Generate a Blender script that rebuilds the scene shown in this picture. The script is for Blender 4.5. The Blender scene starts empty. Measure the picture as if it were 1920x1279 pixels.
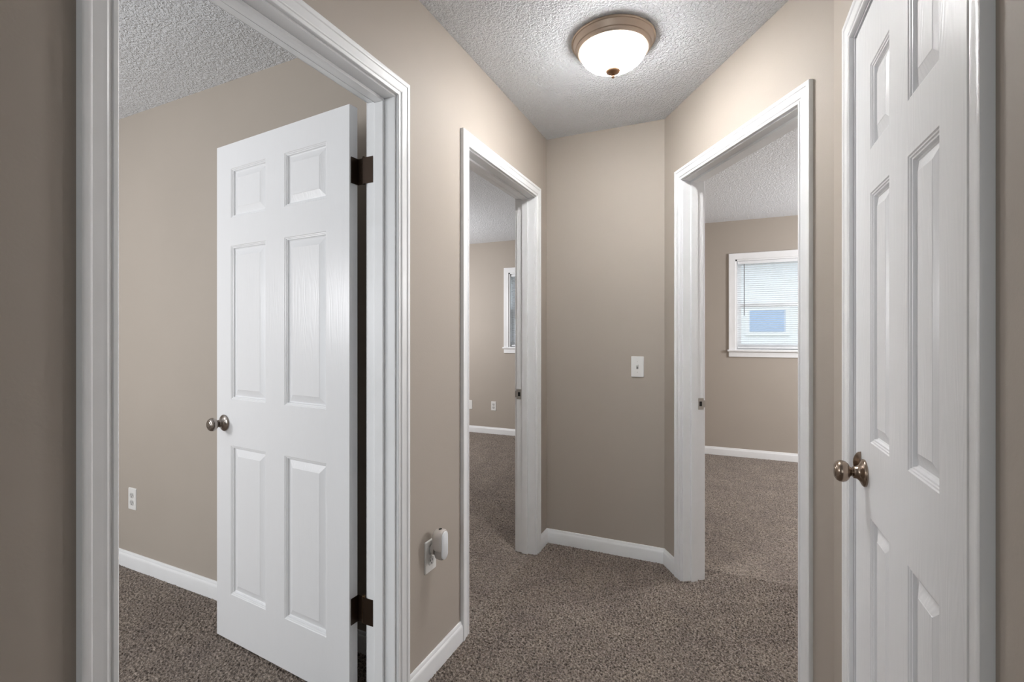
import bpy, bmesh, math, random
import numpy as np
from mathutils import Vector, Matrix

C = bpy.context.scene.collection
SC = bpy.context.scene
EYE = 1.252            # camera height (m)
F_PX = 900.0           # focal length in pixels of the 1920 px wide frame
YAW = math.atan(401.6 / 900.0)

# ------------------------------------------------------------------ camera
cam_data = bpy.data.cameras.new('camera')
cam_data.sensor_fit = 'HORIZONTAL'
cam_data.sensor_width = 36.0
cam_data.lens = F_PX / 1920.0 * 36.0
cam_data.shift_x = 0.0
cam_data.shift_y = -(639.5 - 629.0) / 1920.0
cam_data.clip_start = 0.02
cam = bpy.data.objects.new('camera', cam_data)
C.objects.link(cam)
cam.location = (0, 0, EYE)
cam.rotation_euler = (math.pi / 2, 0, YAW)
SC.camera = cam

# ------------------------------------------------------------------ world, exposure, room lights
SC.view_settings.view_transform = 'Standard'
SC.view_settings.look = 'None'
SC.view_settings.gamma = 1.0
SC.view_settings.use_curve_mapping = False
SC.view_settings.exposure = 0.34

world = bpy.data.worlds.new('overcast_sky')
SC.world = world
world.use_nodes = True
bg = world.node_tree.nodes['Background']
bg.inputs['Color'].default_value = (0.90, 0.95, 1.0, 1)
bg.inputs['Strength'].default_value = 1.75

LAMP_SIDE, LAMP_DOWN = 13.0, 98.0      # glow of the hall lamp's glass bowl: at its sides / straight down


def area_light(name, loc, rot, sx, sy, power, colour, shape='RECTANGLE'):
    l = bpy.data.lights.new(name, 'AREA')
    l.shape = shape
    l.size = sx
    if shape == 'RECTANGLE':
        l.size_y = sy
    l.energy = power
    l.color = colour
    o = bpy.data.objects.new(name, l)
    C.objects.link(o)
    o.location = loc
    o.rotation_euler = rot
    return o


DAY = (0.90, 0.96, 1.0)
def lamp(name, loc, power, colour):
    l = bpy.data.lights.new(name, 'POINT')
    l.energy = power
    l.color = colour
    l.shadow_soft_size = 0.22
    o = bpy.data.objects.new(name, l)
    C.objects.link(o)
    o.location = loc
    return o


# added fill lights without fixtures brighten the three bedrooms, out of the doorways' sight lines, daylight of the first bedroom's south window
lamp('bedroom_fill', (-3.5, 4.0, 1.60), 64, (0.98, 0.98, 1.0))
lamp('bedroom_fill', (2.2, 4.3, 1.65), 120, (0.98, 0.98, 1.0))
lamp('bedroom_fill', (-2.9, -0.2, 1.50), 44, (0.98, 0.98, 1.0))
area_light('window_daylight', (-2.5, -2.75, 1.40), (math.radians(90), 0, 0), 1.4, 1.3, 25, DAY)
# added fill light for the lower hall, from its end, behind the viewer
area_light('hall_fill', (-0.35, -2.4, 1.5), (math.radians(90), 0, 0), 1.0, 1.6, 9.0, DAY)


# ------------------------------------------------------------------ materials
def new_mat(name):
    m = bpy.data.materials.new(name)
    m.use_nodes = True
    nt = m.node_tree
    return m, nt, nt.nodes['Principled BSDF'], nt.nodes.new('ShaderNodeTexCoord')


def plain(name, col, rough=0.5, metal=0.0, spec=0.5):
    m, nt, p, tc = new_mat(name)
    p.inputs['Base Color'].default_value = (*col, 1)
    p.inputs['Roughness'].default_value = rough
    p.inputs['Metallic'].default_value = metal
    p.inputs['Specular IOR Level'].default_value = spec
    return m


def N(nt, t, **kw):
    n = nt.nodes.new(t)
    for k, v in kw.items():
        if k in n.inputs:
            n.inputs[k].default_value = v
        else:
            setattr(n, k, v)
    return n


def L(nt, a, b):
    nt.links.new(a, b)


def ramp(nt, src, stops):
    r = nt.nodes.new('ShaderNodeValToRGB')
    el = r.color_ramp.elements
    while len(el) < len(stops):
        el.new(0.5)
    for e, (pos, c) in zip(el, stops):
        e.position = pos
        e.color = (*c, 1) if len(c) == 3 else c
    L(nt, src, r.inputs['Fac'])
    return r


def bump(nt, p, height, strength, dist):
    b = N(nt, 'ShaderNodeBump')
    b.inputs['Strength'].default_value = strength
    b.inputs['Distance'].default_value = dist
    L(nt, height, b.inputs['Height'])
    L(nt, b.outputs['Normal'], p.inputs['Normal'])
    return b


def mat_wall():
    m, nt, p, tc = new_mat('beige_wall_paint')
    n = N(nt, 'ShaderNodeTexNoise', Scale=1.7, Detail=3.0)
    L(nt, tc.outputs['Object'], n.inputs['Vector'])
    r = ramp(nt, n.outputs['Fac'], [(0.3, (0.432, 0.384, 0.334)), (0.7, (0.452, 0.402, 0.350))])
    L(nt, r.outputs['Color'], p.inputs['Base Color'])
    p.inputs['Roughness'].default_value = 0.62
    p.inputs['Specular IOR Level'].default_value = 0.3
    f = N(nt, 'ShaderNodeTexNoise', Scale=160.0, Detail=3.0)
    L(nt, tc.outputs['Object'], f.inputs['Vector'])
    bump(nt, p, f.outputs['Fac'], 0.10, 0.002)
    return m


def mat_ceiling():
    m, nt, p, tc = new_mat('stippled_ceiling_paint')
    p.inputs['Base Color'].default_value = (0.85, 0.875, 0.91, 1)
    p.inputs['Roughness'].default_value = 0.55
    n = N(nt, 'ShaderNodeTexNoise', Scale=92.0, Detail=2.5, Roughness=0.55)
    n.inputs['Distortion'].default_value = 0.6
    L(nt, tc.outputs['Object'], n.inputs['Vector'])
    r = ramp(nt, n.outputs['Fac'], [(0.36, (0, 0, 0)), (0.62, (1, 1, 1))])
    bump(nt, p, r.outputs['Color'], 0.9, 0.0065)
    return m


def mat_trim():
    m, nt, p, tc = new_mat('white_gloss_trim_paint')
    n = N(nt, 'ShaderNodeTexNoise', Scale=9.0, Detail=5.0)
    L(nt, tc.outputs['Object'], n.inputs['Vector'])
    r = ramp(nt, n.outputs['Fac'], [(0.30, (0.85, 0.86, 0.865)), (0.55, (0.875, 0.885, 0.895))])
    L(nt, r.outputs['Color'], p.inputs['Base Color'])
    p.inputs['Roughness'].default_value = 0.36
    mp = N(nt, 'ShaderNodeMapping')
    mp.inputs['Scale'].default_value = (60, 60, 4)
    L(nt, tc.outputs['Object'], mp.inputs['Vector'])
    f = N(nt, 'ShaderNodeTexNoise', Scale=1.0, Detail=3.0)
    L(nt, mp.outputs['Vector'], f.inputs['Vector'])
    bump(nt, p, f.outputs['Fac'], 0.03, 0.002)
    return m


def mat_door():
    m, nt, p, tc = new_mat('white_moulded_door_paint')
    p.inputs['Base Color'].default_value = (0.845, 0.855, 0.87, 1)
    p.inputs['Roughness'].default_value = 0.33
    mp = N(nt, 'ShaderNodeMapping')
    mp.inputs['Scale'].default_value = (150, 150, 5)
    L(nt, tc.outputs['Object'], mp.inputs['Vector'])
    f = N(nt, 'ShaderNodeTexNoise', Scale=1.0, Detail=4.0)
    L(nt, mp.outputs['Vector'], f.inputs['Vector'])
    # cathedral wood grain pressed into the skin
    mp2 = N(nt, 'ShaderNodeMapping')
    mp2.inputs['Scale'].default_value = (14, 14, 1.6)
    L(nt, tc.outputs['Object'], mp2.inputs['Vector'])
    w = N(nt, 'ShaderNodeTexNoise', Scale=1.0, Detail=1.0)
    L(nt, mp2.outputs['Vector'], w.inputs['Vector'])
    mul = N(nt, 'ShaderNodeMath', operation='MULTIPLY')
    L(nt, w.outputs['Fac'], mul.inputs[0])
    mul.inputs[1].default_value = 95.0
    sn = N(nt, 'ShaderNodeMath', operation='SINE')
    L(nt, mul.outputs[0], sn.inputs[0])
    sc = N(nt, 'ShaderNodeMath', operation='MULTIPLY_ADD')
    L(nt, sn.outputs[0], sc.inputs[0])
    sc.inputs[1].default_value = 0.30
    L(nt, f.outputs['Fac'], sc.inputs[2])
    bump(nt, p, sc.outputs[0], 0.20, 0.0016)
    return m


def mat_carpet():
    m, nt, p, tc = new_mat('brown_cut_pile_carpet')
    n1 = N(nt, 'ShaderNodeTexNoise', Scale=120.0, Detail=3.0, Roughness=0.65)
    L(nt, tc.outputs['Object'], n1.inputs['Vector'])
    r1 = ramp(nt, n1.outputs['Fac'], [(0.34, (0.062, 0.050, 0.042)), (0.50, (0.245, 0.203, 0.171)), (0.68, (0.45, 0.383, 0.33))])
    n2 = N(nt, 'ShaderNodeTexNoise', Scale=5.5, Detail=3.0, Roughness=0.6)
    L(nt, tc.outputs['Object'], n2.inputs['Vector'])
    r2 = ramp(nt, n2.outputs['Fac'], [(0.35, (0.86, 0.85, 0.86)), (0.65, (1.05, 1.05, 1.03))])
    mx = N(nt, 'ShaderNodeMix', data_type='RGBA', blend_type='MULTIPLY')
    mx.inputs['Factor'].default_value = 1.0
    L(nt, r1.outputs['Color'], mx.inputs['A'])
    L(nt, r2.outputs['Color'], mx.inputs['B'])
    L(nt, mx.outputs['Result'], p.inputs['Base Color'])
    p.inputs['Roughness'].default_value = 0.95
    p.inputs['Specular IOR Level'].default_value = 0.1
    p.inputs['Sheen Weight'].default_value = 0.15
    v = N(nt, 'ShaderNodeTexVoronoi', Scale=150.0)
    L(nt, tc.outputs['Object'], v.inputs['Vector'])
    bump(nt, p, v.outputs['Distance'], 0.55, -0.006)
    return m


def mat_bowl():
    m, nt, p, tc = new_mat('lit_frosted_glass')
    g = N(nt, 'ShaderNodeNewGeometry')
    s = N(nt, 'ShaderNodeSeparateXYZ')
    L(nt, g.outputs['Normal'], s.inputs[0])
    neg = N(nt, 'ShaderNodeMath', operation='MULTIPLY')
    L(nt, s.outputs['Z'], neg.inputs[0])
    neg.inputs[1].default_value = -1.0
    neg.use_clamp = True
    pw = N(nt, 'ShaderNodeMath', operation='POWER')
    L(nt, neg.outputs[0], pw.inputs[0])
    pw.inputs[1].default_value = 1.7
    ma = N(nt, 'ShaderNodeMath', operation='MULTIPLY_ADD')
    L(nt, pw.outputs[0], ma.inputs[0])
    ma.inputs[1].default_value = LAMP_DOWN - LAMP_SIDE
    ma.inputs[2].default_value = LAMP_SIDE
    L(nt, ma.outputs[0], p.inputs['Emission Strength'])
    p.inputs['Emission Color'].default_value = (0.99, 0.985, 0.98, 1)
    p.inputs['Base Color'].default_value = (0.9, 0.88, 0.85, 1)
    return m


def mat_glass():
    m = bpy.data.materials.new('window_glass')
    m.use_nodes = True
    nt = m.node_tree
    nt.nodes.clear()
    o = N(nt, 'ShaderNodeOutputMaterial')
    t = N(nt, 'ShaderNodeBsdfTransparent')
    t.inputs['Color'].default_value = (0.97, 0.985, 1.0, 1)
    g = N(nt, 'ShaderNodeBsdfGlossy', Roughness=0.02)
    mx = N(nt, 'ShaderNodeMixShader')
    mx.inputs[0].default_value = 0.05
    L(nt, t.outputs[0], mx.inputs[1])
    L(nt, g.outputs[0], mx.inputs[2])
    L(nt, mx.outputs[0], o.inputs[0])
    return m


def mat_siding():
    m, nt, p, tc = new_mat('white_lap_siding')
    w = N(nt, 'ShaderNodeTexWave', wave_type='BANDS', bands_direction='Z', wave_profile='SAW', Scale=0.9)
    L(nt, tc.outputs['Object'], w.inputs['Vector'])
    p.inputs['Base Color'].default_value = (0.86, 0.87, 0.88, 1)
    bump(nt, p, w.outputs['Fac'], 0.5, 0.02)
    return m


M_WALL, M_CEIL, M_TRIM, M_DOOR, M_CARPET = mat_wall(), mat_ceiling(), mat_trim(), mat_door(), mat_carpet()
M_BOWL, M_GLASS, M_SIDING = mat_bowl(), mat_glass(), mat_siding()
M_RIM = plain('champagne_bronze', (0.62, 0.50, 0.40), 0.42, 0.6)
M_FINIAL = plain('antique_bronze', (0.34, 0.20, 0.12), 0.35, 0.85)
M_NICKEL = plain('satin_nickel', (0.36, 0.325, 0.295), 0.24, 1.0)
M_BRONZE_NICKEL = plain('aged_nickel', (0.34, 0.27, 0.215), 0.24, 1.0)
M_HINGE = plain('dark_brown_hinge', (0.045, 0.028, 0.018), 0.30, 0.7)
M_PIN = plain('worn_brass', (0.40, 0.27, 0.15), 0.35, 0.9)
M_STEEL = plain('steel_strike', (0.50, 0.49, 0.48), 0.32, 0.9)
M_DARK = plain('dark_recess', (0.012, 0.011, 0.010), 0.8)
M_PLATE = plain('white_plastic', (0.80, 0.795, 0.775), 0.35)
M_PLATE2 = plain('ivory_plastic', (0.72, 0.71, 0.68), 0.35)
M_RECEPT = plain('grey_white_plastic', (0.58, 0.575, 0.56), 0.4)
M_FRESH = plain('pearl_plastic', (0.62, 0.575, 0.54), 0.35)
M_FRESH_FACE = plain('pale_grey_plastic', (0.78, 0.80, 0.82), 0.30)
M_REFILL = plain('smoky_clear_plastic', (0.55, 0.51, 0.48), 0.12)
M_REFILL.node_tree.nodes['Principled BSDF'].inputs['Transmission Weight'].default_value = 0.3
M_SLAT = plain('white_vinyl_slat', (0.84, 0.86, 0.88), 0.45)
M_WAND = plain('grey_wand', (0.20, 0.20, 0.21), 0.3)
M_ROOF = plain('slate_roof', (0.16, 0.20, 0.27), 0.9)
M_OUTGLASS = plain('blue_window_pane', (0.40, 0.52, 0.72), 0.3)
M_LAWN = plain('pale_ground', (0.42, 0.45, 0.38), 0.95)


# ------------------------------------------------------------------ mesh helpers
class MB:
    """collects geometry for ONE mesh object"""

    def __init__(self):
        self.v, self.f = [], []

    def add(self, vs, fs):
        b = len(self.v)
        self.v += [tuple(x) for x in vs]
        self.f += [tuple(i + b for i in q) for q in fs]

    def box(self, x0, x1, y0, y1, z0, z1):
        vs = [(x0, y0, z0), (x1, y0, z0), (x1, y1, z0), (x0, y1, z0), (x0, y0, z1), (x1, y0, z1), (x1, y1, z1), (x0, y1, z1)]
        self.add(vs, [(0, 3, 2, 1), (4, 5, 6, 7), (0, 1, 5, 4), (1, 2, 6, 5), (2, 3, 7, 6), (3, 0, 4, 7)])

    def obox(self, o, e, n, s0, s1, t0, t1, z0, z1):
        """box in a frame on the floor: o + e*s + n*t"""
        def q(s, t, z):
            return (o[0] + e[0] * s + n[0] * t, o[1] + e[1] * s + n[1] * t, z)
        vs = [q(s0, t0, z0), q(s1, t0, z0), q(s1, t1, z0), q(s0, t1, z0), q(s0, t0, z1), q(s1, t0, z1), q(s1, t1, z1), q(s0, t1, z1)]
        self.add(vs, [(0, 3, 2, 1), (4, 5, 6, 7), (0, 1, 5, 4), (1, 2, 6, 5), (2, 3, 7, 6), (3, 0, 4, 7)])

    def lathe(self, prof, seg=48, axis='Z', centre=(0, 0, 0)):
        """prof: (radius, height) pairs along the axis"""
        vs, fs = [], []
        for (r, hh) in prof:
            for k in range(seg):
                a = 2 * math.pi * k / seg
                c, s = r * math.cos(a), r * math.sin(a)
                p = {'Z': (c, s, hh), 'Y': (c, hh, s), 'X': (hh, c, s)}[axis]
                vs.append((p[0] + centre[0], p[1] + centre[1], p[2] + centre[2]))
        n = len(prof)
        for i in range(n - 1):
            for k in range(seg):
                k2 = (k + 1) % seg
                fs.append((i * seg + k, i * seg + k2, (i + 1) * seg + k2, (i + 1) * seg + k))
        fs.append(tuple(range(seg)))
        fs.append(tuple((n - 1) * seg + k for k in reversed(range(seg))))
        self.add(vs, fs)

    def prism(self, outline, t0, t1, frame):
        """closed 2-D outline extruded between t0 and t1; frame(u, v, t) -> point"""
        n = len(outline)
        vs = [frame(u, v, t0) for u, v in outline] + [frame(u, v, t1) for u, v in outline]
        fs = [tuple(range(n)), tuple(reversed(range(n, 2 * n)))]
        fs += [(i, (i + 1) % n, n + (i + 1) % n, n + i) for i in range(n)]
        self.add(vs, fs)

    def build(self, name, m, parent=None, smooth=False, bevel=0.0, angle=35):
        me = bpy.data.meshes.new(name)
        me.from_pydata(self.v, [], self.f)
        bm = bmesh.new()
        bm.from_mesh(me)
        bmesh.ops.remove_doubles(bm, verts=bm.verts, dist=1e-6)
        bmesh.ops.recalc_face_normals(bm, faces=bm.faces)
        bm.to_mesh(me)
        bm.free()
        me.materials.append(m)
        o = bpy.data.objects.new(name, me)
        C.objects.link(o)
        if parent:
            o.parent = parent
        if smooth:
            me.shade_smooth()
            me.set_sharp_from_angle(angle=math.radians(angle))
        if bevel:
            b = o.modifiers.new('edge', 'BEVEL')
            b.width = bevel
            b.segments = 2
            b.limit_method = 'ANGLE'
            b.angle_limit = math.radians(40)
        return o


def tag(o, label=None, cat=None, group=None, kind=None):
    if label:
        o['label'] = label
    if cat:
        o['category'] = cat
    if group:
        o['group'] = group
    if kind:
        o['kind'] = kind
    return o


def empty(name, loc, rz=0.0):
    o = bpy.data.objects.new(name, None)
    o.empty_display_size = 0.05
    C.objects.link(o)
    o.location = loc
    o.rotation_euler = (0, 0, rz)
    return o


def rounded(w, hh, r, n=5):
    pts = []
    for cx, cy, a0 in ((w / 2 - r, hh / 2 - r, 0), (-w / 2 + r, hh / 2 - r, 90), (-w / 2 + r, -hh / 2 + r, 180), (w / 2 - r, -hh / 2 + r, 270)):
        for k in range(n + 1):
            a = math.radians(a0 + 90 * k / n)
            pts.append((cx + r * math.cos(a), cy + r * math.sin(a)))
    return pts


# ------------------------------------------------------------------ plan of the place (metres)
CEIL_H = 2.44
WT = 0.115
XL = -0.995                       # hall side of the left wall
XR = 0.309                        # hall side of the right wall
YB = 2.748                        # hall side of the back wall
B = (-0.309, YB)                  # corner back wall / angled wall
P = (0.2601, 1.865)
d = math.hypot(P[0] - B[0], P[1] - B[1])
ED = ((P[0] - B[0]) / d, (P[1] - B[1]) / d)        # along the angled wall, towards the viewer
ND = (-ED[1], ED[0])                                # away from the hall
CY = B[1] + ED[1] * (XR - B[0]) / ED[0]
Cc = (XR, CY)
DLEN = math.hypot(Cc[0] - B[0], Cc[1] - B[1])
YN = 5.48                         # inside of the far outer wall
XW, XE, YS = -4.6, 3.3, -2.6
HEAD = 2.039                      # clear height of the door openings
JT = 0.018                        # jamb board
CW = 0.057                        # casing width
REV = 0.006                       # reveal


def wall(name, p0, e, n, length, openings=(), thick=WT, label=None):
    mb = MB()
    s = 0.0
    for (s0, s1, z0, z1) in sorted(openings):
        mb.obox(p0, e, n, s, s0, 0, thick, 0, CEIL_H)
        if z0 > 0:
            mb.obox(p0, e, n, s0, s1, 0, thick, 0, z0)
        mb.obox(p0, e, n, s0, s1, 0, thick, z1, CEIL_H)
        s = s1
    mb.obox(p0, e, n, s, length, 0, thick, 0, CEIL_H)
    return tag(mb.build(name, M_WALL), label, 'wall', kind='structure')


# clear openings (jamb face to jamb face) measured along each wall
D1 = (0.500, 1.2855)
D2 = (1.7735, 2.550)
D4 = (0.861, 1.5295)
D3 = None
# angled wall: casing outer edges seen at s values from B
def on_diag(px, extra=-0.014):
    """distance along the angled wall (in front of it by extra) of the sight line through image column px"""
    X = (px - 960.0) / F_PX
    r = (X * math.cos(YAW) - math.sin(YAW), X * math.sin(YAW) + math.cos(YAW))
    o = (B[0] + ND[0] * extra, B[1] + ND[1] * extra)
    # o + ED*s = r*t
    det = ED[0] * (-r[1]) + r[0] * ED[1]
    return (-o[0] * (-r[1]) - r[0] * o[1]) / det


S0, S1 = on_diag(1264.0), on_diag(1517.5)
D3 = (S0 + CW + REV, S1 - CW - REV)


def rough(dd, base):
    return (dd[0] - base - JT, dd[1] - base + JT, 0, HEAD + JT)


wall('wall_left', (XL, YS), (0, 1), (-1, 0), YB + WT - YS, [rough(D1, YS), rough(D2, YS)], label='beige left hall wall with two white-framed doorways')
wall('wall_back', (XL, YB), (1, 0), (0, 1), B[0] - XL + 0.068, label='narrow beige end wall of the hall with the light switch')
wall('wall_angled', B, ED, ND, DLEN + 0.06, [rough(D3, 0)], label='beige angled wall with the doorway to the room with a window')
wall('wall_right', (XR, YS), (0, 1), (1, 0), CY - YS, [rough(D4, YS)], label='beige right hall wall around the closed six-panel door')
wall('wall_south', (XL, YS), (1, 0), (0, -1), XR - XL, label='beige wall at the near end of the hall')
# first bedroom (left, open door)
R1A, R1B = (XL - WT, 1.490), (XW - 0.1, 1.566)
l1 = math.hypot(R1B[0] - R1A[0], R1B[1] - R1A[1])
E1 = ((R1B[0] - R1A[0]) / l1, (R1B[1] - R1A[1]) / l1)
N1 = (-E1[1], E1[0])
if N1[1] < 0:
    N1 = (-N1[0], -N1[1])
wall('wall_bedroom_left', R1A, E1, N1, l1, thick=0.09, label='beige bedroom wall behind the open six-panel door')
WINW = (0.0, 1.10)                 # height of window openings set below
WZ0, WZ1 = 1.105, 2.036
wall('wall_west', (XW, YS), (0, 1), (-1, 0), YN - YS, label='outer bedroom wall')
wall('wall_bedroom_south', (XW, YS), (1, 0), (0, -1), XL - WT - XW, [(1.40, 2.80, 0.65, 2.15)], label='near wall of the left bedroom')
W2 = (-2.490, -1.590)
W3 = (0.086, 0.986)
wall('wall_far', (XW - WT, YN), (1, 0), (0, 1), XE - XW + 2 * WT, [(W2[0] - XW + WT, W2[1] - XW + WT, WZ0, WZ1), (W3[0] - XW + WT, W3[1] - XW + WT, WZ0, WZ1)], label='beige far bedroom wall with the windows')
wall('wall_partition', (-0.70, YB + WT), (0, 1), (1, 0), YN - YB - WT, thick=0.1, label='wall between the two far bedrooms')
wall('wall_east', (XE, YS), (0, 1), (1, 0), YN - YS, label='outer wall of the right bedroom')
wall('wall_closet', (XR + WT, 1.72), (1, 0), (0, -1), XE - XR - WT, thick=0.1, label='wall between closet and right bedroom')

# ceiling
mb = MB()
mb.box(XW - 0.2, XE + 0.2, YS - 0.2, YN + 0.2, CEIL_H, CEIL_H + 0.1)
tag(mb.build('ceiling', M_CEIL), 'white stippled ceiling', 'ceiling', kind='structure')


# ------------------------------------------------------------------ carpeted floor (one mesh, finely tufted where the photo looks at it)
def tuft_field(nx, ny, step, wl, seed):
    rng = np.random.default_rng(seed)
    w = rng.standard_normal((ny, nx))
    fx = np.fft.fftfreq(nx, step)[None, :]
    fy = np.fft.fftfreq(ny, step)[:, None]
    fr = np.sqrt(fx * fx + fy * fy)
    f0 = 1.0 / wl
    filt = np.exp(-((fr - f0) / (0.45 * f0)) ** 2)
    big = np.exp(-(fr * 0.10) ** 2) * 6.0
    big[0, 0] = 0
    a = np.fft.ifft2(np.fft.fft2(w) * filt).real
    a /= a.std()
    b = np.fft.ifft2(np.fft.fft2(rng.standard_normal((ny, nx))) * big).real
    b /= b.std()
    return np.tanh(a * 0.9), b


def build_floor():
    patches = [  # x0, x1, y0, y1, step, tuft wavelength, height
        (-1.00, 0.42, 0.80, 2.76, 0.0036, 0.0145, 0.0046),
        (-3.15, -1.00, 0.40, 1.60, 0.0040, 0.0150, 0.0046),
        (-3.30, -1.00, 1.60, 5.50, 0.0090, 0.026, 0.0040),
        (-0.72, 0.42, 2.76, 5.50, 0.0090, 0.026, 0.0040),
        (0.42, 1.50, 1.70, 5.50, 0.0090, 0.026, 0.0040),
    ]
    V, Q = [], []
    base = 0
    for k, (x0, x1, y0, y1, st, wl, hh) in enumerate(patches):
        nx, ny = int(round((x1 - x0) / st)) + 1, int(round((y1 - y0) / st)) + 1
        xs, ys = np.linspace(x0, x1, nx), np.linspace(y0, y1, ny)
        t, b = tuft_field(nx, ny, st, wl, 11 + k)
        z = hh * t + 0.0006 * b - 0.001
        rng = np.random.default_rng(50 + k)
        gx, gy = np.meshgrid(xs, ys)
        gx = gx + rng.uniform(-0.3, 0.3, gx.shape) * st
        gy = gy + rng.uniform(-0.3, 0.3, gy.shape) * st
        gx[:, 0], gx[:, -1], gy[0, :], gy[-1, :] = x0, x1, y0, y1
        V.append(np.stack([gx, gy, z], -1).reshape(-1, 3))
        i = np.arange(nx * ny).reshape(ny, nx) + base
        Q.append(np.stack([i[:-1, :-1], i[:-1, 1:], i[1:, 1:], i[1:, :-1]], -1).reshape(-1, 4))
        base += nx * ny
    # underlay for the rest of the rooms
    z = -0.006
    for (x0, x1, y0, y1) in ((XW, XE, YS, YN),):
        V.append(np.array([(x0, y0, z), (x1, y0, z), (x1, y1, z), (x0, y1, z)], float))
        Q.append(np.array([[base, base + 1, base + 2, base + 3]]))
        base += 4
    V, Q = np.concatenate(V), np.concatenate(Q)
    me = bpy.data.meshes.new('floor')
    me.vertices.add(len(V))
    me.vertices.foreach_set('co', V.astype(np.float32).ravel())
    me.loops.add(Q.size)
    me.loops.foreach_set('vertex_index', Q.astype(np.int32).ravel())
    me.polygons.add(len(Q))
    me.polygons.foreach_set('loop_start', np.arange(0, Q.size, 4, dtype=np.int32))
    me.polygons.foreach_set('loop_total', np.full(len(Q), 4, dtype=np.int32))
    me.update(calc_edges=True)
    me.shade_smooth()
    me.materials.append(M_CARPET)
    o = bpy.data.objects.new('floor', me)
    C.objects.link(o)
    tag(o, 'brown grey cut pile carpet through the hall and bedrooms', 'carpet', kind='structure')


build_floor()

# ------------------------------------------------------------------ door casings, jambs, stops
CASING = [(0, 0), (0, 0.0085), (0.0015, 0.0105), (0.0075, 0.0105), (0.0095, 0.0080), (0.0135, 0.0080), (0.0155, 0.0105), (0.0185, 0.0118),
          (0.0215, 0.0112), (0.024, 0.0112), (0.040, 0.0128), (0.0425, 0.0150), (0.0465, 0.0162), (0.0530, 0.0162), (0.0560, 0.0150), (CW, 0.0125), (CW, 0)]


def casing(parent, o, e, n, s0, s1, zt, side, prof=CASING, name='casing'):
    """mitred U of casing round an opening s0..s1, head at zt; n points away from the hall; side -1 = hall side, +1 = far side (t = wall thickness)"""
    mb = MB()
    vs = []
    for (u, t) in prof:
        tt = -t if side < 0 else WT + t
        for (s, z) in ((s0 - u, 0.0), (s0 - u, zt + u), (s1 + u, zt + u), (s1 + u, 0.0)):
            vs.append((o[0] + e[0] * s + n[0] * tt, o[1] + e[1] * s + n[1] * tt, z))
    m = len(prof)
    fs = []
    for i in range(m - 1):
        for k in range(3):
            fs.append((i * 4 + k, i * 4 + k + 1, (i + 1) * 4 + k + 1, (i + 1) * 4 + k))
    for k in range(3):
        fs.append(((m - 1) * 4 + k, (m - 1) * 4 + k + 1, k + 1, k))
    fs.append(tuple(i * 4 for i in range(m)))
    fs.append(tuple(i * 4 + 3 for i in range(m)))
    mb.add(vs, fs)
    return mb.build(name, M_TRIM, parent, smooth=True, angle=22)


def local(o, root):
    """parent o (built in world coordinates) to root, keeping it in place"""
    o.parent = root
    o.matrix_parent_inverse = root.matrix_world.inverted() if False else Matrix.Translation(root.location).inverted()
    return o


def doorway(name, o, e, n, dd, label, stop=(0.042, 0.077), far_casing=True):
    root = empty(name, (o[0] + e[0] * (dd[0] + dd[1]) / 2, o[1] + e[1] * (dd[0] + dd[1]) / 2, 0))
    tag(root, label, 'door trim', kind='structure')
    local(casing(None, o, e, n, dd[0] - REV, dd[1] + REV, HEAD + REV, -1), root)
    if far_casing:
        local(casing(None, o, e, n, dd[0] - REV, dd[1] + REV, HEAD + REV, 1), root)
    mb = MB()
    mb.obox(o, e, n, dd[0] - JT, dd[0], 0.0005, WT - 0.0005, 0, HEAD)
    mb.obox(o, e, n, dd[1], dd[1] + JT, 0.0005, WT - 0.0005, 0, HEAD)
    mb.obox(o, e, n, dd[0] - JT, dd[1] + JT, 0.0005, WT - 0.0005, HEAD, HEAD + JT)
    local(mb.build('jamb', M_TRIM, bevel=0.0015), root)
    if stop:
        st = 0.0105
        mb = MB()
        mb.obox(o, e, n, dd[0], dd[0] + st, stop[0], stop[1], 0, HEAD - st)
        mb.obox(o, e, n, dd[1] - st, dd[1], stop[0], stop[1], 0, HEAD - st)
        mb.obox(o, e, n, dd[0], dd[1], stop[0], stop[1], HEAD - st, HEAD)
        local(mb.build('door_stop', M_TRIM, bevel=0.002), root)
    return root


def strike(root, o, e, n, s, sgn, z, t0, t1):
    """strike plate on a jamb face at s; sgn = direction of the opening along e"""
    mb = MB()
    hh = 0.029
    a, b = sorted((s, s + sgn * 0.0016))
    hole = (t0 + 0.005, t1 - 0.009)
    mb.obox(o, e, n, a, b, t0, hole[0], z - hh, z + hh)
    mb.obox(o, e, n, a, b, hole[1], t1, z - hh, z + hh)
    mb.obox(o, e, n, a, b, hole[0], hole[1], z - hh, z - 0.012)
    mb.obox(o, e, n, a, b, hole[0], hole[1], z + 0.012, z + hh)
    mb.obox(o, e, n, a, b, t1, t1 + 0.010, z - 0.018, z + 0.018)      # lip
    pl = local(mb.build('strike_plate', M_STEEL), root)
    mb = MB()
    a, b = sorted((s + sgn * 0.0001, s + sgn * 0.0006))
    mb.obox(o, e, n, a, b, hole[0], hole[1], z - 0.012, z + 0.012)
    h2 = local(mb.build('latch_hole', M_DARK), root)
    h2.parent = pl
    h2.matrix_parent_inverse = Matrix.Identity(4)
    pl['label'] = 'steel strike plate'
    return pl


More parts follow.
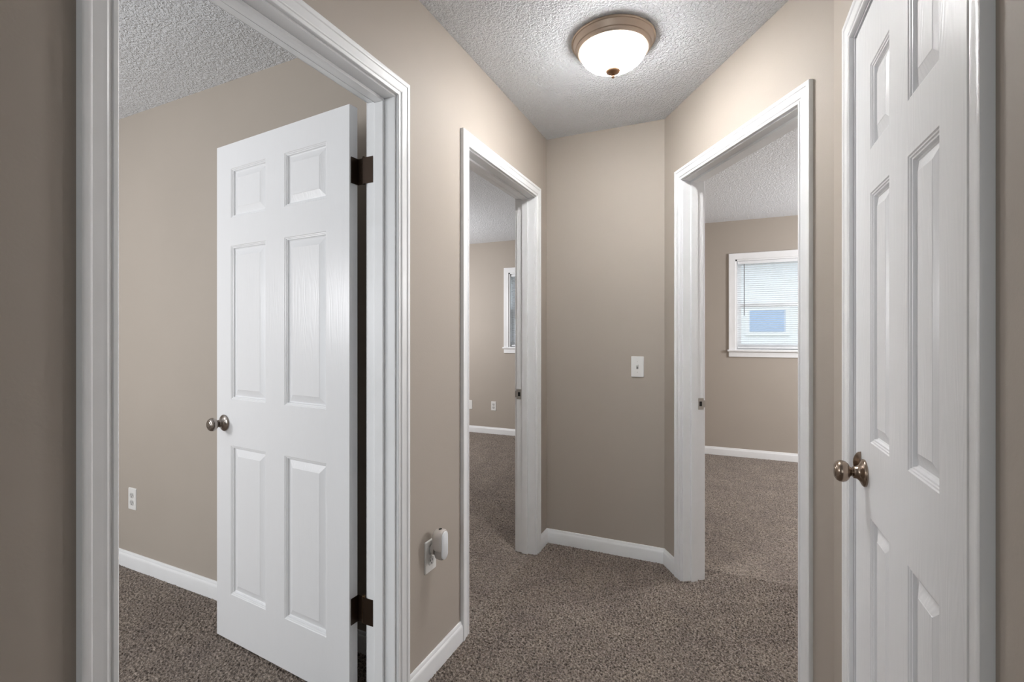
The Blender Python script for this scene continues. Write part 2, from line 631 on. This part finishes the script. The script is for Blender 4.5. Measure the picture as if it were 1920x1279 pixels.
OL, EL, NL = (XL, 0.0), (0, 1), (-1, 0)
OR_, ER, NR = (XR, 0.0), (0, 1), (1, 0)
doorway('trim_1', OL, EL, NL, D1, 'white moulded frame of the open-door bedroom on the left')
t2 = doorway('trim_2', OL, EL, NL, D2, 'white frame of the narrow-looking doorway beside the plug-in air freshener')
strike(t2, OL, EL, NL, D2[1], -1, 0.912, WT - 0.030, WT - 0.001)
t3 = doorway('trim_3', B, ED, ND, D3, 'white frame of the doorway in the angled wall')
strike(t3, B, ED, ND, D3[0], 1, 0.902, WT - 0.030, WT - 0.001)
t4 = doorway('trim_4', OR_, ER, NR, D4, 'white frame round the closed six-panel door', stop=(0.042, 0.077), far_casing=False)
# dark strike lip of the closed door: a curved tongue beside the knob's rosette
mb = MB()
zc = 0.929
pts = [(0.0035 - 0.017 * math.sin(math.pi * k / 10), zc + 0.028 * math.cos(math.pi * k / 10)) for k in range(11)]
mb.prism(pts, 1.4725, 1.4755, lambda u, v, t: (XR + u, t, v))
local(mb.build('strike_lip', M_BRONZE_NICKEL), t4)['label'] = 'dark bronze strike lip'

# ------------------------------------------------------------------ baseboards
BASE = [(0.0, 0.0), (0.0125, 0.0), (0.0125, 0.058), (0.0105, 0.066), (0.0075, 0.0705), (0.0065, 0.078), (0.0045, 0.082), (0.0, 0.083)]


def baseboard(name, pts, label):
    """swept along pts (wall faces); the room lies to the right of the direction of travel"""
    mb = MB()
    n = len(pts)
    dirs = []
    for i in range(n - 1):
        dx, dy = pts[i + 1][0] - pts[i][0], pts[i + 1][1] - pts[i][1]
        l = math.hypot(dx, dy)
        dirs.append((dx / l, dy / l))
    offs = []
    for i in range(n):
        if i == 0 or i == n - 1:
            dx, dy = dirs[0] if i == 0 else dirs[-1]
            offs.append((dy, -dx))
        else:
            n0 = (dirs[i - 1][1], -dirs[i - 1][0])
            n1 = (dirs[i][1], -dirs[i][0])
            m = (n0[0] + n1[0], n0[1] + n1[1])
            k = 2.0 / (m[0] ** 2 + m[1] ** 2)
            offs.append((m[0] * k, m[1] * k))
    vs = []
    for (p, o) in zip(pts, offs):
        for (t, z) in BASE:
            vs.append((p[0] + o[0] * t, p[1] + o[1] * t, z))
    m = len(BASE)
    fs = []
    for i in range(n - 1):
        for k in range(m):
            k2 = (k + 1) % m
            fs.append((i * m + k, (i + 1) * m + k, (i + 1) * m + k2, i * m + k2))
    fs.append(tuple(range(m)))
    fs.append(tuple((n - 1) * m + k for k in range(m)))
    mb.add(vs, fs)
    return tag(mb.build(name, M_TRIM, smooth=True, angle=25), label, 'baseboard', kind='structure')


def dp(s):
    return (B[0] + ED[0] * s, B[1] + ED[1] * s)


baseboard('baseboard_left', [(XL, D1[1] + REV + CW), (XL, D2[0] - REV - CW)], 'white baseboard below the air freshener, between two doorways')
baseboard('baseboard_back', [(XL, D2[1] + REV + CW), (XL, YB), B, dp(D3[0] - REV - CW)], 'white baseboard round the end wall below the light switch')
baseboard('baseboard_right', [dp(D3[1] + REV + CW), Cc, (XR, D4[1] + REV + CW)], 'short white baseboard beside the closed door')
baseboard('baseboard_near', [(XL, YS), (XL, D1[0] - REV - CW)], 'white baseboard at the near end of the left hall wall')
baseboard('baseboard_bedroom_left', [R1B, (R1A[0], R1A[1])], 'white baseboard in the left bedroom behind the open door')
baseboard('baseboard_far', [(XW, YN), (-0.70, YN)], 'white baseboard below the outlet in the far left bedroom')
baseboard('baseboard_far_right', [(-0.60, YN), (XE, YN)], 'white baseboard below the window with blinds')


# ------------------------------------------------------------------ six-panel doors
def knob(parent, x, z, sgn, m, mrose):
    """knob on a door face at local y=0 (sgn +1) or y=-T (sgn -1)"""
    y0 = 0.0 if sgn > 0 else -0.035
    mb = MB()
    mb.lathe([(0.0325, 0.0), (0.0335, 0.002), (0.0335, 0.004), (0.031, 0.0065), (0.025, 0.0095), (0.019, 0.013), (0.0155, 0.018), (0.0145, 0.024), (0.012, 0.0255), (0.0, 0.0255)], 48, 'Y')
    for i, (a, b, c) in enumerate(mb.v):
        mb.v[i] = (a + x, y0 + sgn * b, c + z)
    rose = mb.build('rosette', mrose, None, smooth=True, angle=50)
    mb = MB()
    mb.lathe([(0.0, 0.022), (0.0095, 0.022), (0.0105, 0.028), (0.0125, 0.0315), (0.019, 0.0345), (0.0245, 0.040), (0.0268, 0.047), (0.0262, 0.054), (0.0225, 0.060),
              (0.0165, 0.0635), (0.0150, 0.0630), (0.0135, 0.0642), (0.0060, 0.0650), (0.0, 0.0650)], 48, 'Y')
    for i, (a, b, c) in enumerate(mb.v):
        mb.v[i] = (a + x, y0 + sgn * b, c + z)
    k = mb.build('knob', m, parent, smooth=True, angle=50)
    rose.parent = k
    return k


PANEL = [(0.0, 0.0), (0.0022, -0.0022), (0.0050, -0.0026), (0.0065, -0.0048), (0.0095, -0.0054), (0.0115, -0.0112), (0.0150, -0.0130), (0.0400, -0.0042), (0.0412, -0.0034)]


def six_panel_door(name, loc, rz, W, cols, rows, z0, z1, label, knob_x, knob_z, mk, mr, T=0.035):
    root = empty(name, loc, rz)
    tag(root, label, 'door', kind='structure')
    mb = MB()
    xs = [0.0, cols[0][0], cols[0][1], cols[1][0], cols[1][1], W]
    mb.box(xs[0], xs[1], -T, 0, z0, z1)
    mb.box(xs[4], xs[5], -T, 0, z0, z1)
    mb.box(xs[2], xs[3], -T, 0, z0, z1)
    zs = [z0, rows[0][0], rows[0][1], rows[1][0], rows[1][1], rows[2][0], rows[2][1], z1]
    for (a, b) in ((0, 1), (2, 3), (4, 5), (6, 7)):
        for (c0, c1) in cols:
            mb.box(c0, c1, -T, 0, zs[a], zs[b])
    leaf = mb.build('stile_frame', M_DOOR, root)
    for (r0, r1) in rows:
        for (c0, c1) in cols:
            mb = MB()
            for face in (1, -1):
                vs = []
                for (i, dpt) in PANEL:
                    y = dpt if face > 0 else -T - dpt
                    vs += [(c0 + i, y, r0 + i), (c1 - i, y, r0 + i), (c1 - i, y, r1 - i), (c0 + i, y, r1 - i)]
                fs = []
                m = len(PANEL)
                for i in range(m - 1):
                    for k in range(4):
                        k2 = (k + 1) % 4
                        fs.append((i * 4 + k, i * 4 + k2, (i + 1) * 4 + k2, (i + 1) * 4 + k))
                fs.append(tuple((m - 1) * 4 + k for k in range(4)))
                mb.add(vs, fs)
            # edge faces joining both skins
            n = len(PANEL) * 4
            mb.f += [(0, 1, n + 1, n), (1, 2, n + 2, n + 1), (2, 3, n + 3, n + 2), (3, 0, n, n + 3)]
            mb.build('panel', M_DOOR, root)
    knob(root, knob_x, knob_z, 1, mk, mr)
    knob(root, knob_x, knob_z, -1, mk, mr)
    return root


H0, F0 = (-1.159, 1.2533), (-1.937, 1.3256)
ang1 = math.atan2(F0[1] - H0[1], F0[0] - H0[0])
door1 = six_panel_door('door_1', (H0[0], H0[1], 0), ang1, 0.782, [(0.114, 0.342), (0.455, 0.683)],
                       [(0.199, 0.805), (0.992, 1.616), (1.730, 1.930)], 0.010, 2.032,
                       'white six-panel door standing open into the left bedroom', 0.727, 0.893, M_NICKEL, M_NICKEL)
door4 = six_panel_door('door_2', (XR + 0.004, D4[0] + 0.003, 0), math.pi / 2, D4[1] - D4[0] - 0.006, [(0.121, 0.269), (0.381, 0.526)],
                       [(0.199, 0.818), (0.997, 1.590), (1.694, 1.896)], 0.010, 2.034,
                       'white six-panel door closed in the right hall wall', D4[1] - D4[0] - 0.006 - 0.090, 0.912, M_BRONZE_NICKEL, M_BRONZE_NICKEL)


def hinge(z):
    """leaf on the door's hinge edge, barrel, leaf on the jamb (world coordinates), hung on door_1"""
    hh = 0.0445
    e = (math.cos(ang1), math.sin(ang1))
    nb = (e[1], -e[0])                     # from the visible face to the back face
    mb = MB()
    # leaf let into the hinge edge of the slab: local x = 0, between front and back face
    mb.obox(H0, e, nb, -0.0022, -0.0002, 0.006, 0.0375, z - hh, z + hh)
    bx, by = XL - WT - 0.0195, D1[1] + 0.004
    # bent web from slab edge to the barrel
    q = (H0[0] + nb[0] * 0.0375, H0[1] + nb[1] * 0.0375)
    l = math.hypot(bx - q[0], by - q[1])
    ee = ((bx - q[0]) / l, (by - q[1]) / l)
    mb.obox(q, ee, (-ee[1], ee[0]), -0.001, l, -0.001, 0.001, z - hh, z + hh)
    # jamb leaf
    mb.box(bx, XL - WT + 0.024, D1[1] - 0.0018, D1[1] - 0.0001, z - hh, z + hh)
    mb.box(bx - 0.001, bx + 0.001, D1[1] - 0.0018, by, z - hh, z + hh)
    o = mb.build('hinge', M_HINGE)
    pm = MB()
    for k in range(5):
        zz = z - hh + k * 0.0178
        pm.lathe([(0.0058, zz + 0.0006), (0.0058, zz + 0.0172)], 20, 'Z', (bx, by, 0))
    pm.lathe([(0.0030, z + hh), (0.0048, z + hh + 0.001), (0.0045, z + hh + 0.005), (0.0, z + hh + 0.0055)], 20, 'Z', (bx, by, 0))
    p = pm.build('hinge_barrel', M_PIN if z < 1 else M_HINGE, smooth=True)
    minv = (Matrix.Translation((H0[0], H0[1], 0)) @ Matrix.Rotation(ang1, 4, 'Z')).inverted()
    o.parent = door1
    o.matrix_parent_inverse = minv
    p.parent = o
    o['label'] = 'dark brown hinge'


hinge(1.812)
hinge(0.316)


# ------------------------------------------------------------------ ceiling light
def ceiling_light(x, y):
    root = empty('ceiling_light', (x, y, CEIL_H))
    tag(root, 'round flush ceiling lamp with bronze rim and glowing white glass bowl', 'ceiling light')
    mb = MB()
    mb.lathe([(0.0, 0.0), (0.162, 0.0), (0.1660, -0.003), (0.1665, -0.007), (0.1640, -0.0100), (0.1600, -0.0105), (0.1590, -0.0130), (0.1545, -0.0230), (0.1515, -0.0310),
              (0.1490, -0.0320), (0.1470, -0.0320), (0.1462, -0.0360), (0.1430, -0.0420), (0.1390, -0.0455), (0.1340, -0.0460), (0.1315, -0.0430), (0.1315, -0.036), (0.0, -0.036)], 96)
    mb.build('rim', M_RIM, root, smooth=True, angle=28)
    mb = MB()
    prof = [(0.1310, -0.037), (0.1310, -0.044)]
    for k in range(1, 17):
        a = math.pi / 2 * k / 16
        prof.append((0.1310 * math.cos(a) ** 1.2 if k < 16 else 0.0, -0.044 - 0.076 * math.sin(a)))
    mb.lathe(prof, 96)
    mb.build('glass_bowl', M_BOWL, root, smooth=True, angle=60)
    mb = MB()
    mb.lathe([(0.0, -0.1160), (0.0265, -0.1205), (0.0285, -0.1235), (0.0270, -0.1285), (0.0180, -0.1330), (0.0090, -0.1350), (0.0045, -0.1370), (0.0040, -0.1405),
              (0.0062, -0.1430), (0.0070, -0.1465), (0.0052, -0.1500), (0.0, -0.1515)], 32)
    mb.build('finial', M_FINIAL, root, smooth=True, angle=50)
    return root


ceiling_light(-0.4165, 1.932)


# ------------------------------------------------------------------ electrical plates; local: face in x-z plane, +y out of the wall
def plate_shape(w, hh, t=0.0055):
    mb = MB()
    a, b = rounded(w, hh, 0.004), rounded(w - 0.005, hh - 0.005, 0.003)
    n = len(a)
    vs = [(u, 0.0, v) for u, v in a] + [(u, t * 0.45, v) for u, v in a] + [(u, t, v) for u, v in b]
    fs = [tuple(range(n)), tuple(reversed(range(2 * n, 3 * n)))]
    for r in (0, 1):
        fs += [(r * n + i, r * n + (i + 1) % n, (r + 1) * n + (i + 1) % n, (r + 1) * n + i) for i in range(n)]
    mb.add(vs, fs)
    return mb


def screw(root, z, t=0.0055):
    mb = MB()
    mb.lathe([(0.0032, t - 0.0005), (0.0032, t + 0.0006), (0.0022, t + 0.0012), (0.0, t + 0.0012)], 16, 'Y', (0, 0, z))
    mb.build('screw', M_PLATE2, root, smooth=True)


def outlet(loc, rz, label, group=None):
    root = empty('wall_outlet', loc, rz)
    tag(root, label, 'outlet', group)
    plate_shape(0.071, 0.116).build('cover_plate', M_PLATE, root)
    for s in (1, -1):
        zc = s * 0.0195
        mb = MB()
        pts = []
        for k in range(24):
            a = 2 * math.pi * k / 24
            pts.append((0.0172 * math.cos(a), max(-0.0138, min(0.0138, 0.0172 * math.sin(a)))))
        mb.prism(pts, 0.003, 0.0072, lambda u, v, t: (u, t, v + zc))
        r = mb.build('receptacle', M_RECEPT, root)
        mb = MB()
        mb.box(-0.0078, -0.0058, 0.0070, 0.0076, zc - 0.0015, zc + 0.0075)
        mb.box(0.0058, 0.0078, 0.0070, 0.0076, zc - 0.0005, zc + 0.0070)
        mb.lathe([(0.0026, 0.0070), (0.0026, 0.0076)], 14, 'Y', (0, 0, zc - 0.0075))
        mb.build('slot', M_DARK, r)
    screw(root, 0.0)
    return root


outlet((XL, 1.489, 0.444), -math.pi / 2, 'white wall outlet with an air freshener plugged into its upper socket')
s1 = (-2.916 - R1A[0]) / E1[0]
outlet((R1A[0] + E1[0] * s1, R1A[1] + E1[1] * s1, 0.373), math.pi + math.atan2(-E1[1], -E1[0]), 'white double outlet low on the left bedroom wall beside the open door')
outlet((-2.700, YN, 0.354), math.pi, 'small white outlet on the far bedroom wall below the window edge')

root = empty('wall_plate', (-3.046, YN, 0.352), math.pi)
tag(root, 'blank white wall plate half hidden by the doorway edge', 'wall plate')
plate_shape(0.075, 0.116).build('cover_plate', M_PLATE, root)
screw(root, 0.042)
screw(root, -0.042)

root = empty('light_switch', (-0.4545, YB, 1.076), math.pi)
tag(root, 'white toggle light switch on the narrow end wall', 'light switch')
plate_shape(0.0705, 0.117).build('cover_plate', M_PLATE, root)
mb = MB()
mb.box(-0.0052, 0.0052, 0.0050, 0.0061, -0.0122, 0.0122)
mb.build('toggle_slot', plain('grey_slot', (0.30, 0.29, 0.28), 0.5), root)
mb = MB()
mb.add([(-0.0045, 0.005, 0.000), (0.0045, 0.005, 0.000), (0.0045, 0.005, 0.0105), (-0.0045, 0.005, 0.0105),
        (-0.0036, 0.017, 0.008), (0.0036, 0.017, 0.008), (0.0036, 0.0155, 0.0135), (-0.0036, 0.0155, 0.0135)],
       [(0, 1, 2, 3), (4, 7, 6, 5), (0, 4, 5, 1), (1, 5, 6, 2), (2, 6, 7, 3), (3, 7, 4, 0)])
mb.build('toggle', M_PLATE, root, bevel=0.001)
screw(root, 0.030)
screw(root, -0.030)


# ------------------------------------------------------------------ plug-in air freshener; local +y out of the wall, x to the right seen from the hall
def air_freshener(loc, rz):
    root = empty('air_freshener', loc, rz)
    tag(root, 'pearl plastic plug-in air freshener in the outlet by the hall doorway', 'air freshener')

    def stadium(w, z0, z1, n=12):
        r = w / 2
        pts = [(r * math.cos(math.pi * k / n), z1 - r + r * math.sin(math.pi * k / n)) for k in range(n + 1)]
        pts += [(r * math.cos(math.pi + math.pi * k / n), z0 + r + r * math.sin(math.pi + math.pi * k / n)) for k in range(n + 1)]
        return pts

    def loft(rings):
        mb = MB()
        n = len(rings[0][0])
        vs, fs = [], []
        for pts, y in rings:
            vs += [(u, y, v) for u, v in pts]
        for i in range(len(rings) - 1):
            fs += [(i * n + k, i * n + (k + 1) % n, (i + 1) * n + (k + 1) % n, (i + 1) * n + k) for k in range(n)]
        fs += [tuple(range(n)), tuple((len(rings) - 1) * n + k for k in reversed(range(n)))]
        mb.add(vs, fs)
        return mb

    # plug collar against the outlet
    loft([(stadium(0.034, -0.019, 0.019), 0.0078), (stadium(0.036, -0.020, 0.022), 0.013), (stadium(0.038, -0.021, 0.024), 0.022)]).build('plug', M_FRESH, root, smooth=True)
    # housing
    loft([(stadium(0.036, 0.006, 0.066), 0.018), (stadium(0.048, -0.004, 0.073), 0.024), (stadium(0.053, -0.008, 0.077), 0.034), (stadium(0.053, -0.008, 0.077), 0.050),
          (stadium(0.050, -0.006, 0.076), 0.057), (stadium(0.046, -0.004, 0.074), 0.060)]).build('housing', M_FRESH, root, smooth=True, angle=50)
    # refill bottle below
    loft([(stadium(0.030, -0.028, 0.012), 0.026), (stadium(0.040, -0.033, 0.014), 0.031), (stadium(0.044, -0.035, 0.014), 0.044), (stadium(0.042, -0.034, 0.014), 0.054),
          (stadium(0.036, -0.031, 0.012), 0.058)]).build('refill_bottle', M_REFILL, root, smooth=True, angle=50)
    # pale front face running down over the bottle
    loft([(stadium(0.040, -0.030, 0.071), 0.0585), (stadium(0.040, -0.030, 0.071), 0.0620), (stadium(0.036, -0.028, 0.069), 0.0635)]).build('front_cover', M_FRESH_FACE, root, smooth=True, angle=40)
    mb = MB()
    mb.lathe([(0.006, -0.0008), (0.006, 0.0008)], 18, 'Z', (0, 0, 0))
    for i, (a, b, c) in enumerate(mb.v):
        mb.v[i] = (a * 1.2, b + 0.042, c + 0.0765)
    mb.build('scent_vent', M_DARK, root)
    return root


air_freshener((XL, 1.494, 0.444 + 0.0245), -math.pi / 2)


# ------------------------------------------------------------------ windows with blinds
def window(name, x0, x1, label, blind_label):
    root = empty(name, ((x0 + x1) / 2, YN, WZ0))
    tag(root, label, 'window', kind='structure')
    prof = [(0, 0), (0, 0.009), (0.002, 0.011), (0.010, 0.0105), (0.045, 0.0145), (0.055, 0.0165), (0.0600, 0.0165), (0.0625, 0.014), (0.0625, 0)]
    # casing: side legs start on the stool
    mb = MB()
    vs = []
    for (u, t) in prof:
        for (s, z) in ((x0 - u, WZ0), (x0 - u, WZ1 + u), (x1 + u, WZ1 + u), (x1 + u, WZ0)):
            vs.append((s, YN - t, z))
    m = len(prof)
    fs = []
    for i in range(m - 1):
        for k in range(3):
            fs.append((i * 4 + k, i * 4 + k + 1, (i + 1) * 4 + k + 1, (i + 1) * 4 + k))
    for k in range(3):
        fs.append(((m - 1) * 4 + k, (m - 1) * 4 + k + 1, k + 1, k))
    fs += [tuple(i * 4 for i in range(m)), tuple(i * 4 + 3 for i in range(m))]
    mb.add(vs, fs)
    local(mb.build('casing', M_TRIM, smooth=True, angle=22), root)
    mb = MB()
    mb.box(x0 - 0.075, x1 + 0.075, YN - 0.034, YN, WZ0 - 0.020, WZ0)
    mb.box(x0 + 0.001, x1 - 0.001, YN, YN + 0.06, WZ0 - 0.012, WZ0 + 0.004)
    local(mb.build('stool', M_TRIM, bevel=0.004), root)
    mb = MB()
    mb.box(x0 - 0.0625, x1 + 0.0625, YN - 0.014, YN, WZ0 - 0.075, WZ0 - 0.020)
    local(mb.build('apron', M_TRIM, bevel=0.003), root)
    mb = MB()
    t = 0.016
    mb.box(x0, x0 + t, YN + 0.0005, YN + WT, WZ0, WZ1)
    mb.box(x1 - t, x1, YN + 0.0005, YN + WT, WZ0, WZ1)
    mb.box(x0, x1, YN + 0.0005, YN + WT, WZ1 - t, WZ1)
    mb.box(x0, x1, YN + 0.06, YN + WT, WZ0, WZ0 + t)
    local(mb.build('window_frame', M_TRIM), root)
    zm = 1.562

    def sash(za, zb, ya):
        mb = MB()
        b = 0.040
        a0, a1 = x0 + t, x1 - t
        mb.box(a0, a0 + b, ya, ya + 0.022, za, zb)
        mb.box(a1 - b, a1, ya, ya + 0.022, za, zb)
        mb.box(a0 + b, a1 - b, ya, ya + 0.022, za, za + b)
        mb.box(a0 + b, a1 - b, ya, ya + 0.022, zb - b, zb)
        s = local(mb.build('sash', M_TRIM), root)
        mb = MB()
        mb.box(a0 + b, a1 - b, ya + 0.009, ya + 0.012, za + b, zb - b)
        p = mb.build('glass_pane', M_GLASS)
        p.parent = s
    sash(WZ0 + t, zm + 0.02, YN + 0.062)
    sash(zm - 0.02, WZ1 - t, YN + 0.086)
    # blind
    br = empty('window_blind', ((x0 + x1) / 2, YN + 0.034, WZ0 + 0.005))
    tag(br, blind_label, 'blind')
    bw0, bw1 = x0 + t + 0.006, x1 - t - 0.006
    top = WZ1 - t - 0.001
    mb = MB()
    mb.box(bw0, bw1, YN + 0.018, YN + 0.050, top - 0.030, top)
    local(mb.build('headrail', M_SLAT, bevel=0.002), br)
    bot = WZ0 + 0.012
    mb = MB()
    mb.box(bw0, bw1, YN + 0.024, YN + 0.046, bot, bot + 0.018)
    local(mb.build('bottom_rail', M_SLAT, bevel=0.004), br)
    z = top - 0.044
    slat_mesh = None
    tilt = math.radians(-9)
    while z > bot + 0.030:
        if slat_mesh is None:
            mb = MB()
            vs, fs = [], []
            nn = 5
            for k in range(nn + 1):
                u = -0.0125 + 0.025 * k / nn
                hgt = 0.0016 * (1 - (u / 0.0125) ** 2)
                yy, zz = u * math.cos(tilt) - hgt * math.sin(tilt), u * math.sin(tilt) + hgt * math.cos(tilt)
                for dz in (0.0, -0.0006):
                    vs += [(bw0, yy, zz + dz), (bw1, yy, zz + dz)]
            for k in range(nn):
                a, b = k * 4, k * 4 + 4
                fs += [(a, a + 1, b + 1, b), (a + 2, b + 2, b + 3, a + 3), (a, b, b + 2, a + 2), (a + 1, a + 3, b + 3, b + 1)]
            fs += [(0, 2, 3, 1), (nn * 4, nn * 4 + 1, nn * 4 + 3, nn * 4 + 2)]
            vs = [(p[0] - (bw0 + bw1) / 2, p[1], p[2]) for p in vs]
            mb.add(vs, fs)
            o = mb.build('slat', M_SLAT, br, smooth=True, angle=60)
            slat_mesh = o.data
        else:
            o = bpy.data.objects.new('slat', slat_mesh)
            C.objects.link(o)
            o.parent = br
        o.location = (0, 0, z - (WZ0 + 0.005))
        z -= 0.0212
    for xx in (bw0 + 0.10, (bw0 + bw1) / 2, bw1 - 0.10):
        mb = MB()
        mb.box(xx - 0.0008, xx + 0.0008, YN + 0.0203, YN + 0.0212, bot + 0.01, top - 0.02)
        mb.box(xx - 0.0008, xx + 0.0008, YN + 0.0468, YN + 0.0477, bot + 0.01, top - 0.02)
        local(mb.build('ladder_cord', M_SLAT), br)
    mb = MB()
    mb.lathe([(0.0042, top - 0.030), (0.0042, top - 0.56), (0.0, top - 0.565)], 10, 'Z', (bw0 + 0.062, YN + 0.010, 0))
    local(mb.build('tilt_wand', M_WAND, smooth=True), br)
    return root


window('window_1', W3[0], W3[1], 'white window with blinds in the room beyond the angled wall', 'white slatted blind with a dark wand in the room right of the switch')
window('window_2', W2[0], W2[1], 'white window edge in the far left bedroom', 'white slatted blind showing as a bright sliver in the far left bedroom')


# ------------------------------------------------------------------ outside
mb = MB()
mb.box(-14, 16, YN + 0.12, 20, -0.45, -0.35)
tag(mb.build('ground', M_LAWN), 'pale ground outside the windows', 'ground', kind='structure')


def neighbour():
    y = 10.0
    root = empty('house', (1.5, y, -0.35))
    tag(root, 'white sided neighbouring house seen through the window blinds', 'house')
    mb = MB()
    mb.box(-9.0, 7.0, y, y + 5, -0.35, 2.75)
    local(mb.build('siding_wall', M_SIDING), root)
    mb = MB()
    mb.add([(-9.4, y - 0.4, 2.70), (7.4, y - 0.4, 2.70), (7.4, y + 5.4, 2.70), (-9.4, y + 5.4, 2.70), (-9.4, y + 2.5, 4.3), (7.4, y + 2.5, 4.3)],
           [(0, 3, 2, 1), (0, 1, 5, 4), (2, 3, 4, 5), (0, 4, 3), (1, 2, 5)])
    local(mb.build('roof', M_ROOF), root)
    mb = MB()
    wx0, wx1, wz0, wz1 = 0.40, 0.98, 1.32, 1.72
    mb.box(wx0 - 0.07, wx1 + 0.07, y - 0.03, y, wz0 - 0.07, wz1 + 0.07)
    fr = local(mb.build('window_frame', M_TRIM), root)
    mb = MB()
    mb.box(wx0, wx1, y - 0.04, y - 0.02, wz0, wz1)
    p = mb.build('pane', M_OUTGLASS)
    p.parent = fr


neighbour()
